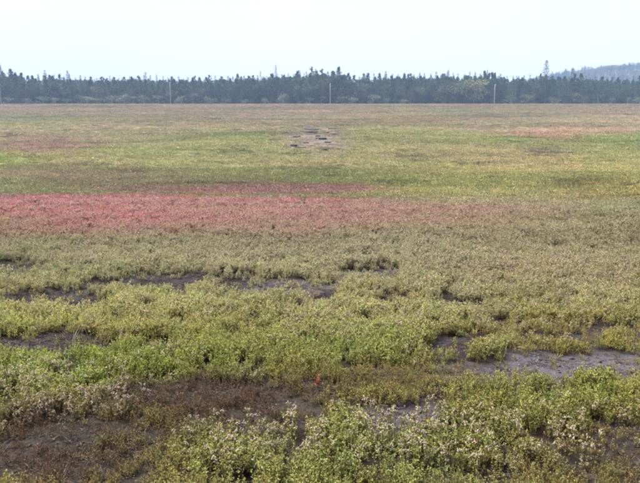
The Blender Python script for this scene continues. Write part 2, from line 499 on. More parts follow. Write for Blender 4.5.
# ------------------------------------------------------------------ blueberry plants
def leaf_shape(mb, base, d, n, ln, wd, var, slot):
    """one small oval leaf, slightly folded along its midrib"""
    d = d.normalized(); s = d.cross(n)
    s = s.normalized() if s.length > 1e-6 else d.orthogonal().normalized()
    up = s.cross(d)
    m1 = base + d * ln * .38; m2 = base + d * ln * .72; tip = base + d * ln
    fold = up * wd * .22
    mb.face([base, m1 - s * wd * .5 + fold, m2 - s * wd * .38 + fold, tip], slot, var)
    mb.face([base, tip, m2 + s * wd * .38 + fold, m1 + s * wd * .5 + fold], slot, var)

def bell(mb, p, d, r, ln, slot, var):
    d = d.normalized(); u = d.orthogonal().normalized(); w = d.cross(u)
    n = 5; k = len(mb.v)
    for q, rr in ((0.12, .55), (.6, 1.0), (1.0, .72)):
        for j in range(n):
            an = 2 * math.pi * j / n
            mb.v.append(tuple(p + d * ln * q + (u * math.cos(an) + w * math.sin(an)) * r * rr))
    for i in range(2):
        for j in range(n):
            mb.f.append((k + i * n + j, k + i * n + (j + 1) % n, k + (i + 1) * n + (j + 1) % n, k + (i + 1) * n + j))
            mb.m.append(slot); mb.c.append(var)
    mb.f.append(tuple(k + j for j in range(n))); mb.m.append(slot); mb.c.append(var)

def shoot(rnd, h, lean, leaves, clusters, leaf_len=.017, split=False, bronze=0.1, slots=(0, 1, 2)):
    """one upright blueberry shoot: stem, leaves, bell blossoms"""
    S = MB(); L = S if not split else MB(); B = S if not split else MB()
    a = rnd.uniform(0, 6.283)
    side = Vector((math.cos(a), math.sin(a), 0))
    pts = [Vector((0, 0, -.01))]
    for i in range(1, 5):
        t = i / 4
        pts.append(side * lean * t * t * h + Vector((rnd.uniform(-1, 1), rnd.uniform(-1, 1), 0)) * .006 + Vector((0, 0, h * t)))
    S.tube(pts, [.0017, .0015, .0013, .001, .0006], 3, slots[0])
    axes = [(pts, 0.22)]
    for b in range(rnd.randint(1, 3)):                     # side twigs
        i = rnd.randint(1, 3); an = rnd.uniform(0, 6.283)
        q = pts[i]; e = q + Vector((math.cos(an) * .5, math.sin(an) * .5, .8)) * h * rnd.uniform(.22, .4)
        S.tube([q, (q + e) / 2 + Vector((0, 0, -.004)), e], [.0012, .0009, .0005], 3, slots[0])
        axes.append(([q, (q + e) / 2, e], 0.15))
    def along(ax, t):
        k = t * (len(ax) - 1); i = min(int(k), len(ax) - 2); return ax[i].lerp(ax[i + 1], k - i)
    for k in range(leaves):
        ax, lo = axes[0] if rnd.random() < .55 else rnd.choice(axes)
        t = rnd.uniform(lo, 1.0)
        an = rnd.uniform(0, 6.283); el = rnd.uniform(.05, 1.1)
        d = Vector((math.cos(an) * math.cos(el), math.sin(an) * math.cos(el), math.sin(el)))
        v = rnd.uniform(.72, 1.3)
        r = rnd.random()
        var = (v * 1.25, v * .84, v * .75) if r < bronze else (v * rnd.uniform(.9, 1.12), v, v * rnd.uniform(.75, 1.2))
        leaf_shape(L, along(ax, t), d, Vector((rnd.uniform(-.5, .5), rnd.uniform(-.5, .5), 1)), leaf_len * rnd.uniform(.7, 1.3),
                   leaf_len * rnd.uniform(.42, .6), var, slots[1])
    for k in range(clusters):
        ax, lo = axes[0] if rnd.random() < .5 else rnd.choice(axes)
        c = along(ax, rnd.uniform(.6, 1.0))
        for q in range(rnd.randint(4, 7)):
            d = Vector((rnd.uniform(-1, 1), rnd.uniform(-1, 1), rnd.uniform(-1, .35)))
            v = rnd.uniform(.8, 1.12)
            bell(B, c + Vector((rnd.uniform(-1, 1), rnd.uniform(-1, 1), rnd.uniform(-.8, 1))) * .008, d, .0034, .0085, slots[2],
                 (v, v * rnd.uniform(.86, 1.0), v * rnd.uniform(.82, 1.0)))
    return S, L, B

def clump(seed, stems, h, spread, leaves, clusters, bronze, leaf_len=.017, cream=0):
    rnd = random.Random(seed); m = MB()
    for i in range(stems):
        a = rnd.uniform(0, 6.283); r = spread * math.sqrt(rnd.random())
        S, _, _ = shoot(rnd, h * rnd.uniform(.65, 1.2), rnd.uniform(.05, .4), int(leaves * rnd.uniform(.7, 1.3)),
                        clusters if rnd.random() < .75 else 0, leaf_len, bronze=bronze)
        off = (r * math.cos(a), r * math.sin(a))
        S.v = [(x + off[0], y + off[1], z) for x, y, z in S.v]
        m.add(S)
    return m.mesh('clump_%d' % seed, [M_STEM, M_LEAF, M_CREAM if cream else M_BELL])

NEAR = ([clump(100 + i, 8, .125, .05, 30, 0, .05, .012) for i in range(5)]            # 0-4 leafy
        + [clump(200 + i, 8, .13, .05, 27, 1, .06, .012) for i in range(5)]          # 5-9 leafy with some blossom
        + [clump(300 + i, 10, .095, .065, 12, 0, .35, .011) for i in range(4)]           # 10-13 sparse twiggy
        + [clump(400 + i, 8, .13, .055, 22, 2, .08, .013, 1) for i in range(4)])          # 14-17 full of blossom

# plots of bloom: (px0, px1, py0, py1, amount)
BLOOM = [(patch(*b[:4]), b[4]) for b in [
    (-40, 120, 372, 425, .75), (120, 240, 350, 400, .12), (200, 340, 428, 480, .45), (330, 480, 415, 465, .5),
    (470, 640, 415, 480, .22), (-60, 700, 205, 300, .85), (-60, 440, 196, 238, .2), (200, 560, 300, 350, .6),
    (-60, 200, 304, 335, .5), (440, 640, 300, 330, .4)]]

def wedge(n, y0, y1, half=0.60, seed=1):
    r = np.random.default_rng(seed)
    y = np.sqrt(r.uniform(y0 ** 2, y1 ** 2, n)); x = r.uniform(-1, 1, n) * half * y
    return x, y, r

def build_near():
    half = 0.6
    px, py, keepn = [], [], []
    for y0, y1, dens, sd in ((2.3, 6.0, 470, 1), (6.0, 11.0, 270, 2), (11.0, 19.0, 110, 3), (19.0, 36.0, 40, 4)):
        n = int(dens * half * (y1 ** 2 - y0 ** 2))
        x, y, r = wedge(n, y0, y1, half, sd)
        px.append(x); py.append(y)
    x = np.concatenate(px); y = np.concatenate(py)
    r = np.random.default_rng(99)
    bare, grey, sp = cover_fields(x, y)
    clumpy = fbm(x / .22, y / .22, 140, 2)
    prob = (1 - bare * .90) * (1 - .05 * sp) * (0.6 - .35 * sstep(6, 4.6, y) + .9 * sstep(.34, .6, clumpy))
    k = r.random(len(x)) < prob
    x, y, bare, sp, clumpy = x[k], y[k], bare[k], sp[k], clumpy[k]
    n = len(x)
    tint = tint_field(x, y)
    # single plants differ from their neighbours
    vv = r.uniform(.78, 1.22, n)[:, None]
    tint = tint * vv * np.stack([.97 + r.normal(0, .06, n), 1.03 * np.ones(n), 1 + r.normal(0, .12, n)], -1)
    bloom = np.zeros(n)
    for q, (p, a) in enumerate(BLOOM):
        bloom = np.maximum(bloom, a * pmask(p, x, y, .6, 200 + q, .5))
    bloom = bloom * (.45 + 1.0 * sstep(.30, .62, fbm(x / .5, y / .5, 160, 3)))
    u = r.random(n)
    idx = r.integers(0, 5, n)
    mid = sstep(6.5, 9, y)
    b1 = u < bloom
    idx = np.where(b1, np.where(r.random(n) < .35 + .45 * mid, 14 + r.integers(0, 4, n), 5 + r.integers(0, 5, n)), idx)
    tw = r.random(n) < np.clip(.75 * sp + .06 + .5 * bare + .16 * sstep(6, 4.6, y), 0, .9)
    idx = np.where(tw & ~b1, 10 + r.integers(0, 4, n), idx)
    s = r.uniform(.65, 1.15, n) * (.75 + .5 * clumpy) * (1 - .3 * sp) * (1 - .5 * bare)
    s = s * np.interp(y, [3, 8, 12, 20, 34], [1.0, 1.0, 1.12, 1.35, 1.7])
    wide = np.interp(y, [3, 8, 12, 20, 34], [1.0, 1.0, 1.15, 1.5, 1.9])
    scl = np.stack([s * wide, s * wide, s * np.interp(y, [3, 20, 34], [1, .8, .65])], -1)
    rot = np.stack([r.normal(0, .12, n), r.normal(0, .12, n), r.uniform(0, 6.283, n)], -1)
    pts = np.stack([x, y, terrain(x, y) - .005 - .025 * bare], -1)
    red = np.zeros(n)
    for q, pp in enumerate([patch(-160, 330, 196, 237), patch(250, 440, 207, 238)]):
        red = np.maximum(red, pmask(pp, x, y, .5, 300 + q, .4))
    isr = (red > .45)
    for msk, nm, lb in ((~isr, 'blueberry_cover', 'low pale flowering blueberry plants covering the near slope between the bare soil strips'),
                        (isr, 'red_blueberry_cover', 'pink red blueberry plants in the broad band across the left middle')):
        scatter(nm, pts[msk], rot[msk], scl[msk], idx[msk], tint[msk], NEAR, lb, 'ground cover')
build_near()

def mat_clump(seed, kind):
    """wide low mat of field plants for the far slope"""
    rnd = random.Random(seed); m = MB()
    for i in range(150):
        a = rnd.uniform(0, 6.283); r = .5 * math.sqrt(rnd.random())
        hz = rnd.uniform(.04, .24) * (1 - .8 * r * r / .25)
        p = Vector((r * math.cos(a), r * math.sin(a), max(hz, .01)))
        an = rnd.uniform(0, 6.283); el = rnd.uniform(-.1, 1.2)
        d = Vector((math.cos(an) * math.cos(el), math.sin(an) * math.cos(el), math.sin(el)))
        v = rnd.uniform(.6, 1.35)
        var = (v * rnd.uniform(.9, 1.15), v, v * rnd.uniform(.8, 1.15))
        if rnd.random() < kind: var = (v * 1.7, v * 1.6, v * 1.75)
        leaf_shape(m, p, d, Vector((rnd.uniform(-1, 1), rnd.uniform(-1, 1), 1)), rnd.uniform(.06, .13), rnd.uniform(.03, .06), var, 0)
    return m.mesh('field_mat_%d' % seed, [M_MAT])
MATS = [mat_clump(500 + i, (.1, .22, .36, .16, .45)[i]) for i in range(5)]

def build_far():
    half = 0.62
    px, py = [], []
    for y0, y1, dens, sd in ((24.0, 60.0, 11.0, 11), (60.0, 120.0, 3.2, 12), (120.0, 304.0, 1.0, 13)):
        n = int(dens * half * (y1 ** 2 - y0 ** 2))
        x, y, r = wedge(n, y0, y1, half, sd); px.append(x); py.append(y)
    x = np.concatenate(px); y = np.concatenate(py)
    r = np.random.default_rng(77)
    bare, grey, sp = cover_fields(x, y)
    k = r.random(len(x)) < (1 - .96 * bare)
    x, y = x[k], y[k]; n = len(x)
    tint = tint_field(x, y) * r.uniform(.8, 1.2, n)[:, None] * np.stack([1 + r.normal(0, .08, n), np.ones(n), 1 + r.normal(0, .1, n)], -1)
    s = np.interp(y, [24, 60, 120, 300], [.55, .9, 1.5, 2.4]) * r.uniform(.7, 1.3, n)
    scl = np.stack([s, s, np.interp(y, [24, 60, 300], [.75, .85, 1.0]) * r.uniform(.6, 1.2, n)], -1)
    rot = np.stack([np.zeros(n), np.zeros(n), r.uniform(0, 6.283, n)], -1)
    pts = np.stack([x, y, terrain(x, y) - .01], -1)
    idx = r.integers(0, 5, n)
    crim = pmask(patch(140, 395, 185, 198), x, y, .5, 310, .4) > .45
    scatter('field_plants', pts[~crim], rot[~crim], scl[~crim], idx[~crim], tint[~crim], MATS,
            'mottled green and tan low plants over the far rising slope up to the trees', 'ground cover')
    scatter('crimson_field_plants', pts[crim], rot[crim], scl[crim], idx[crim], tint[crim], MATS,
            'dark crimson plants in the narrow strip just behind the pink band', 'ground cover')
build_far()

def build_gravel():
    meshes = []
    for s in range(4):
        rnd = random.Random(800 + s); m = MB()
        import bmesh
        bm = bmesh.new(); bmesh.ops.create_icosphere(bm, subdivisions=1, radius=1)
        for v in bm.verts: v.co = Vector((v.co.x * 1.2, v.co.y, v.co.z * .6)) * rnd.uniform(.75, 1.2)
        me = bpy.data.meshes.new('pebble_%d' % s); bm.to_mesh(me); bm.free(); me.materials.append(M_PEBBLE); meshes.append(me)
    xs, ys = [], []
    for y0, y1, dens, sd in ((2.3, 6.2, 2600, 31), (6.2, 12, 700, 32)):
        x, y, r = wedge(int(dens * .6 * (y1 ** 2 - y0 ** 2)), y0, y1, .6, sd); xs.append(x); ys.append(y)
    x = np.concatenate(xs); y = np.concatenate(ys)
    r = np.random.default_rng(33)
    bare, grey, sp = cover_fields(x, y)
    k = r.random(len(x)) < np.maximum(bare, .12 * sp) * (.4 + .6 * grey) * (.3 + 1.2 * fbm(x / .3, y / .2, 56, 2))
    x, y, grey = x[k], y[k], grey[k]; n = len(x)
    s = (.0022 + .007 * r.random(n) ** 4) * np.where(r.random(n) < .03, 2.2, 1) * np.interp(y, [3, 12], [1, 1.8])
    g = .010 + .12 * r.random(n) ** 2 * (.35 + .65 * grey)
    tint = np.stack([g, g * .95, g * 1.02], -1)
    scl = np.stack([s, s, s], -1)
    rot = np.stack([r.normal(0, .3, n), r.normal(0, .3, n), r.uniform(0, 6.28, n)], -1)
    pts = np.stack([x, y, terrain(x, y) - .025 + s * .2], -1)
    scatter('gravel', pts, rot, scl, r.integers(0, 4, n), tint, meshes,
            'small grey stones strewn over the bare soil strips', 'gravel')
build_gravel()

def build_litter():
    meshes = []
    for s in range(5):
        rnd = random.Random(850 + s); m = MB()
        for q in range(9):
            c = Vector((rnd.uniform(-.05, .05), rnd.uniform(-.05, .05), rnd.uniform(.002, .008)))
            a = rnd.uniform(0, 6.283); v = rnd.uniform(.5, 1.5)
            if q < 4:                                      # fallen twig
                d = Vector((math.cos(a), math.sin(a), rnd.uniform(-.05, .25))) * rnd.uniform(.02, .06)
                m.tube([c - d, c + d * .1 + Vector((0, 0, .004)), c + d], [.0016, .0013, .0007], 3, 0, (v, v, v))
            else:                                          # dead leaf
                leaf_shape(m, c, Vector((math.cos(a), math.sin(a), rnd.uniform(0, .5))), Vector((rnd.uniform(-.4, .4), rnd.uniform(-.4, .4), 1)),
                           rnd.uniform(.01, .02), .009, (v * 1.1, v, v * .9), 0)
        meshes.append(m.mesh('litter_%d' % s, [M_DEAD]))
    x, y, r = wedge(int(260 * .6 * (121 - 5)), 2.3, 11.0, .6, 61)
    bare, grey, sp = cover_fields(x, y)
    k = r.random(len(x)) < (.25 + .75 * np.maximum(bare, sp)) * (1 - .6 * grey) * (.3 + 1.3 * fbm(x / .25, y / .25, 63, 2))
    x, y, bare = x[k], y[k], bare[k]; n = len(x)
    base = np.array([[.075, .05, .038], [.10, .075, .05], [.055, .04, .045], [.085, .045, .035], [.12, .105, .085]])
    tint = base[r.integers(0, 5, n)] * r.uniform(.4, .85, n)[:, None]
    s = r.uniform(.7, 1.4, n)
    scatter('litter', np.stack([x, y, terrain(x, y) - .025 * bare], -1), np.stack([np.zeros(n), np.zeros(n), r.uniform(0, 6.28, n)], -1),
            np.stack([s, s, s], -1), r.integers(0, 5, n), tint, meshes, 'brown twigs and dead leaves lying on the bare soil', 'litter')
build_litter()

# ------------------------------------------------------------------ flowering plants one can pick out in the foreground
def plant_prototype(seed, stems, h, clusters, leaves):
    """a bush as lists of (offset, stem mesh, leaf mesh, blossom mesh)"""
    rnd = random.Random(seed); parts = []
    for i in range(stems):
        S, L, B = shoot(rnd, h * rnd.uniform(.75, 1.2), rnd.uniform(.05, .35), leaves, clusters if i % 3 else clusters + 1, .014, True, .08, (0, 0, 0))
        a = rnd.uniform(0, 6.283); r = .05 * math.sqrt(rnd.random())
        parts.append(((r * math.cos(a), r * math.sin(a), 0), S.mesh('stem', [M_STEM]), L.mesh('leaves', [M_LEAF]), B.mesh('blossoms', [M_BELL])))
    return parts
PLANTS = [plant_prototype(900 + i, 5, (.135, .155, .12, .145)[i], (1, 2, 1, 2)[i], 26) for i in range(4)]
ZONES = [((2, 150, 368, 424), 26, 'white flowering blueberry bush in the bright green tufts by the left edge', 'white flowering bushes by the left edge'),
         ((185, 328, 428, 478), 22, 'white flowering blueberry bush in the tufts below the dark twiggy strip', 'white flowering bushes below the dark strip'),
         ((332, 480, 415, 474), 24, 'white flowering blueberry bush in front of the small grey gravel patch', 'white flowering bushes before the small gravel patch'),
         ((485, 638, 425, 478), 12, 'white flowering blueberry bush in the olive tufts near the lower right corner', 'white flowering bushes near the lower right corner')]
def build_plants():
    rnd = random.Random(5)
    for (x0, x1, y0, y1), n, lb, gr in ZONES:
        for i in range(n):
            p = ground_at(rnd.uniform(x0, x1), rnd.uniform(y0, y1))
            e = new_obj('blueberry_bush', None, label=lb, cat='bush', group=gr, loc=p, rz=rnd.uniform(0, 6.283))
            e.scale = [rnd.uniform(.8, 1.1)] * 3
            t = tint_field(np.array([p[0]]), np.array([p[1]]))[0] * rnd.uniform(.9, 1.25)
            for off, s, l, b in PLANTS[rnd.randint(0, 3)]:
                st = new_obj('stem', s, e); st.location = off
                lf = new_obj('leaves', l, st); lf['tint'] = [float(v) for v in t]
                new_obj('blossoms', b, st)
build_plants()

def leafy_plant(name, label, cat, px, py, mat, h, leaves, ln, seed, lean=.25, group=None, wide=0.5):
    rnd = random.Random(seed); p = ground_at(px, py)
    e = new_obj(name, None, label=label, cat=cat, group=group, loc=p)
    for k in range(3):
        S = MB(); L = MB(); a = rnd.uniform(0, 6.283)
        top = Vector((math.cos(a) * h * wide * rnd.uniform(.1, .5), math.sin(a) * h * wide * rnd.uniform(.1, .5), h * rnd.uniform(.75, 1.05)))
        pts = [Vector((0, 0, -.02)), top * .5 + Vector((0, 0, .05 * h)), top]
        S.tube(pts, [h * .018, h * .012, h * .006], 4)
        for i in range(leaves // 3):
            t = rnd.uniform(.2, 1); an = rnd.uniform(0, 6.283); el = rnd.uniform(.0, .9)
            d = Vector((math.cos(an) * math.cos(el), math.sin(an) * math.cos(el), math.sin(el)))
            v = rnd.uniform(.7, 1.3)
            leaf_shape(L, top * t, d, Vector((0, 0, 1)), ln * rnd.uniform(.7, 1.3), ln * .5, (v, v * rnd.uniform(.85, 1.1), v), 0)
        st = new_obj('stem', S.mesh('stem', [M_STEM]), e)
        new_obj('leaves', L.mesh('leaves', [mat]), st)
    return e

leafy_plant('leafy_sapling', 'small bright green sapling standing at the back of the pink band', 'sapling', 305, 208, M_GREENLEAF, .42, 90, .055, 41, wide=1.1)
leafy_plant('orange_shoot', 'orange red leaved shoot in the middle of the dark olive strip', 'shoot', 317, 388, M_REDLEAF, .085, 75, .022, 42, wide=1)
def grass_tuft(px, py, lb, seed):
    rnd = random.Random(seed); p = ground_at(px, py)
    e = new_obj('grass_tuft', None, label=lb, cat='grass tuft', group='pale grass tufts by the soil strip', loc=p)
    for k in range(14):
        m = MB(); a = rnd.uniform(0, 6.283); h = rnd.uniform(.12, .26); d = Vector((math.cos(a), math.sin(a), 0)); s = Vector((-d.y, d.x, 0)) * .0025
        q = [d * (.02 + h * .5 * t * t) + Vector((0, 0, h * t * (1 - .25 * t))) for t in (0, .4, .75, 1)]
        v = rnd.uniform(.8, 1.2)
        for i in range(3):
            w0, w1 = 1 - i * .3, 1 - (i + 1) * .3
            m.face([q[i] - s * w0, q[i] + s * w0, q[i + 1] + s * w1, q[i + 1] - s * w1], 0, (v, v, v))
        new_obj('blade', m.mesh('blade', [M_STRAW]), e)
grass_tuft(72, 349, 'pale grass tuft at the edge of the dark soil strip on the left', 1)
grass_tuft(92, 350, 'pale grass tuft at the right end of the dark soil strip on the left', 2)
grass_tuft(118, 352, 'pale grass tuft just right of the dark soil strip on the left', 3)

# ------------------------------------------------------------------ low dark rocks on the bare patch far up the field
def rock(px, py, w, h, seed, label):
    import bmesh
    rnd = random.Random(seed); x, y, z = ground_at(px, py)
    bm = bmesh.new(); bmesh.ops.create_icosphere(bm, subdivisions=3, radius=1)
    o1 = rnd.uniform(0, 50)
    for v in bm.verts:
        c = v.co.copy()
        n = float(fbm(np.array([c.x * 1.5 + o1]), np.array([c.y * 1.5 + c.z * 1.1]), seed, 3)[0]) - .5
        c *= 1 + .9 * n
        c.z = min(c.z, .55 + .2 * n)                     # flat weathered top
        v.co = Vector((c.x * w / 2, c.y * w * .32, c.z * h * 1.35))
    me = bpy.data.meshes.new('rock'); bm.to_mesh(me); bm.free(); me.materials.append(M_ROCK)
    new_obj('rock', me, label=label, cat='rock', group='low dark rocks on the bare patch', loc=(x, y, z + h * .1), rz=rnd.uniform(-.25, .25))
ROCK_L = 'low dark weathered rock on the bare grey patch far up the slope'
for i, (px, py, w, h, lb) in enumerate([
        (313, 130.5, 3.2, .34, 'long dark rock along the top of the bare grey patch'),
        (334, 129.0, 2.0, .26, 'short dark rock at the top right of the bare grey patch'),
        (311, 133.6, 1.9, .34, ROCK_L), (297, 137.5, 1.1, .26, ROCK_L), (321, 139.5, 1.5, .26, ROCK_L), (334, 135.0, 1.4, .22, ROCK_L),
        (294, 147.5, 1.0, .42, 'upright dark rock at the lower left of the bare grey patch'), (300, 148.4, 1.3, .2, ROCK_L),
        (312, 146.8, .6, .2, ROCK_L), (303, 132.2, 1.0, .2, ROCK_L), (326, 133.2, 1.1, .2, ROCK_L), (318, 136.4, .7, .16, ROCK_L), (306, 143.5, .8, .16, ROCK_L),
        (322, 150.5, 1.0, .16, ROCK_L), (328, 142.5, .8, .14, ROCK_L), (290, 141.5, .7, .16, ROCK_L), (342, 132.2, .9, .16, ROCK_L), (366, 138.0, .7, .26, 'lone dark rock in the green right of the bare grey patch'),
        (360, 143.0, 1.0, .18, 'low dark rock in the grass just right of the bare grey patch')]):
    rock(px, py, w, h, 600 + i, lb)

# ------------------------------------------------------------------ trees
def spray(m, p, d, ln, wd, rnd, slot, var):
    d = d.normalized(); s = d.cross(Vector((rnd.uniform(-.6, .6), rnd.uniform(-.6, .6), 1)))
    s = s.normalized() if s.length > 1e-6 else Vector((1, 0, 0))
    m.face([p - s * wd * .2, p + d * ln * .55 - s * wd * .5, p + d * ln, p + d * ln * .5 + s * wd * .5], slot, var)

def trunk_tube(h, r, rnd, bend=.15, slot=0, n=7):
    m = MB(); a = rnd.uniform(0, 6.283)
    pts = [Vector((math.cos(a) * bend * math.sin(t * 3), math.sin(a) * bend * math.sin(t * 2.4), -.4 + t * (h + .4))) for t in (0, .04, .2, .4, .6, .8, 1)]
    m.tube(pts, [r * 1.35, r, r * .85, r * .68, r * .48, r * .28, r * .06], n, slot)
    return m

def spruce(seed, h=15.0, wide=2.1, low=.08):
    rnd = random.Random(seed); T = trunk_tube(h, .17, rnd); C = MB()
    z = low * h
    while z < h * .985:
        t = (z - low * h) / (h * (1 - low))
        L = wide * (1 - t) ** 1.0 * rnd.uniform(.75, 1.2) + .12
        nb = 6 if t < .7 else 5
        a0 = rnd.uniform(0, 6.283)
        for b in range(nb):
            if rnd.random() < .12: continue
            a = a0 + b * 6.283 / nb + rnd.uniform(-.3, .3); l = L * rnd.uniform(.6, 1.15)
            d = Vector((math.cos(a), math.sin(a), -.25 + .55 * t))
            T.tube([Vector((0, 0, z)), Vector((0, 0, z)) + d * l * .9], [.035, .012], 3, 0, cap=False)
            for q in range(max(9, int(l * 8))):
                u = rnd.uniform(.15, 1)
                p = Vector((0, 0, z)) + d * l * u + Vector((rnd.uniform(-.15, .15), rnd.uniform(-.15, .15), rnd.uniform(-.15, .1)))
                dd = d + Vector((rnd.uniform(-.8, .8), rnd.uniform(-.8, .8), rnd.uniform(-.6, .35)))
                v = rnd.uniform(.6, 1.4)
                spray(C, p, dd, rnd.uniform(.38, .75) * (1 - .6 * t), rnd.uniform(.22, .42) * (1 - .6 * t), rnd, 1, (v, v, v * rnd.uniform(.8, 1.2)))
        z += rnd.uniform(.28, .5)
    return T, C

def pine(seed, h=15.0, wide=2.3, low=.4):
    rnd = random.Random(seed); T = trunk_tube(h * .97, .19, rnd, .35); C = MB()
    for b in range(56):
        t = rnd.random() ** .8
        z = h * (low + (0.985 - low) * t)
        prof = math.sin(min(1, .18 + t * .95) * math.pi * .5 + .35) if t < .6 else (1 - t) ** .6 * 1.25
        l = wide * max(prof, .12) * rnd.uniform(.45, 1.15)
        a = rnd.uniform(0, 6.283); d = Vector((math.cos(a), math.sin(a), rnd.uniform(-.1, .5)))
        s = Vector((0, 0, z)); e = s + d * l
        T.tube([s, e], [.05, .015], 3, 0, cap=False)
        for c in range(3):
            ce = s.lerp(e, (1, .72, .45)[c]) + Vector((rnd.uniform(-.3, .3), rnd.uniform(-.3, .3), rnd.uniform(-.1, .25)))
            cr = rnd.uniform(.3, .6); v0 = rnd.uniform(.7, 1.3)
            for q in range(11):
                dd = Vector((rnd.gauss(0, 1), rnd.gauss(0, 1), rnd.gauss(.35, .8))).normalized(); v = v0 * rnd.uniform(.7, 1.3)
                spray(C, ce + dd * cr * rnd.uniform(0, .5), dd, rnd.uniform(.28, .5), rnd.uniform(.14, .28), rnd, 1, (v, v, v * rnd.uniform(.8, 1.2)))
    for q in range(34):                                     # leader
        v = rnd.uniform(.7, 1.2)
        spray(C, Vector((rnd.uniform(-.25, .25), rnd.uniform(-.25, .25), h * rnd.uniform(.90, .985))), Vector((rnd.uniform(-.8, .8), rnd.uniform(-.8, .8), .7)), .45, .25, rnd, 1, (v, v, v))
    return T, C

def broad(seed, h=9.0, wide=3.2, leaf=.32, n=1500, base=.18):
    rnd = random.Random(seed); T = trunk_tube(h * .72, .03 + h * .014, rnd, .2); C = MB()
    lobes = []
    for k in range(15):
        a = rnd.uniform(0, 6.283); r = wide * math.sqrt(rnd.random()) * .72; z = h * rnd.uniform(base + .05, .86)
        r *= math.sin(min(.98, max(.12, (z / h - base * .5))) * math.pi) ** .5
        c = Vector((math.cos(a) * r, math.sin(a) * r, z)); lobes.append((c, rnd.uniform(.3, .5) * wide, rnd.uniform(.75, 1.25)))
        T.tube([Vector((0, 0, max(.15 * h, z - .35 * h))), c * .6 + Vector((0, 0, z * .36)), c], [.02 + h * .006, .012 + h * .003, .01], 4, 0, cap=False)
    for i in range(n):
        c, r, v0 = rnd.choice(lobes); dd = Vector((rnd.gauss(0, 1), rnd.gauss(0, 1), rnd.gauss(0, 1))).normalized()
        p = c + Vector((dd.x, dd.y, dd.z * .75)) * r * rnd.uniform(.35, 1.0) ** .5
        if p.z < .1: p.z = rnd.uniform(.1, .5)
        v = v0 * rnd.uniform(.65, 1.35)
        spray(C, p, Vector((rnd.uniform(-1, 1), rnd.uniform(-1, 1), rnd.uniform(-.5, .6))), leaf * rnd.uniform(.7, 1.3), leaf * rnd.uniform(.5, .9), rnd, 1, (v * rnd.uniform(.9, 1.1), v, v))
    return T, C

TREES = []           # (height, trunk mesh, crown mesh, joined mesh, kind)
def register(TC, h, kind, bark, needles):
    T, C = TC; J = MB(); J.add(T); J.add(C)
    TREES.append((h, T.mesh('trunk', [bark]), C.mesh('crown', [needles, needles]), J.mesh('tree', [bark, needles]), kind))
for i in range(4): register(spruce(1000 + i, 15, (3.2, 3.6, 2.8, 3.9)[i], (.06, .12, .2, .1)[i]), 15.0, 'spruce', M_BARK, M_NEEDLE)
for i in range(5): register(pine(1100 + i, 15, (3.0, 2.6, 3.3, 2.8, 3.1)[i], (.2, .3, .15, .35, .25)[i]), 15.0, 'pine', M_BARK, M_NEEDLE)
for i in range(3): register(broad(1200 + i, 9, (3.4, 3.0, 3.8)[i]), 9.0, 'broad', M_BARK, M_BROAD)
for i in range(3): register(broad(1300 + i, 3, (1.9, 1.5, 2.2)[i], .22, 1100, .0), 3.0, 'bush', M_PALEBARK, M_BROAD)
SPR, PIN, BRO, BSH = (0, 1, 2, 3), (4, 5, 6, 7, 8), (9, 10, 11), (12, 13, 14)

def place_tree(name, k, x, y, h, label, cat, group, tint, rnd, wide=1.0):
    hh, T, C, J, kind = TREES[k]
    e = new_obj(name, None, label=label, cat=cat, group=group, loc=(x, y, float(terrain(x, y))), rz=rnd.uniform(0, 6.283))
    s = h / hh; e.scale = (s * wide, s * wide, s)
    new_obj('trunk', T, e)
    c = new_obj('crown', C, e); c['tint'] = [float(v) for v in tint]
    return e

SKY_X = [-60, 0, 14, 28, 34, 60, 100, 150, 200, 240, 270, 300, 322, 345, 352, 380, 420, 470, 500, 520, 540, 570, 640, 700]
SKY_Y = [68, 69, 70, 71, 75, 74, 76, 75, 76, 75, 74, 70, 69, 71, 75, 73, 72, 71, 73, 74, 74, 75, 77, 76]
def tree_height(px, y, drop=0.0):
    py = float(np.interp(px, SKY_X, SKY_Y)) + drop
    zt = EYE + y * math.tan(math.atan((H / 2 - py) / F) - PITCH)
    x = (px - 320) / F * y
    return zt - float(terrain(x, y))

def needle_tint(rnd):
    v = rnd.uniform(.75, 1.25)
    return np.array([.030 * rnd.uniform(.85, 1.3), .066, .030 * rnd.uniform(.8, 1.1)]) * v

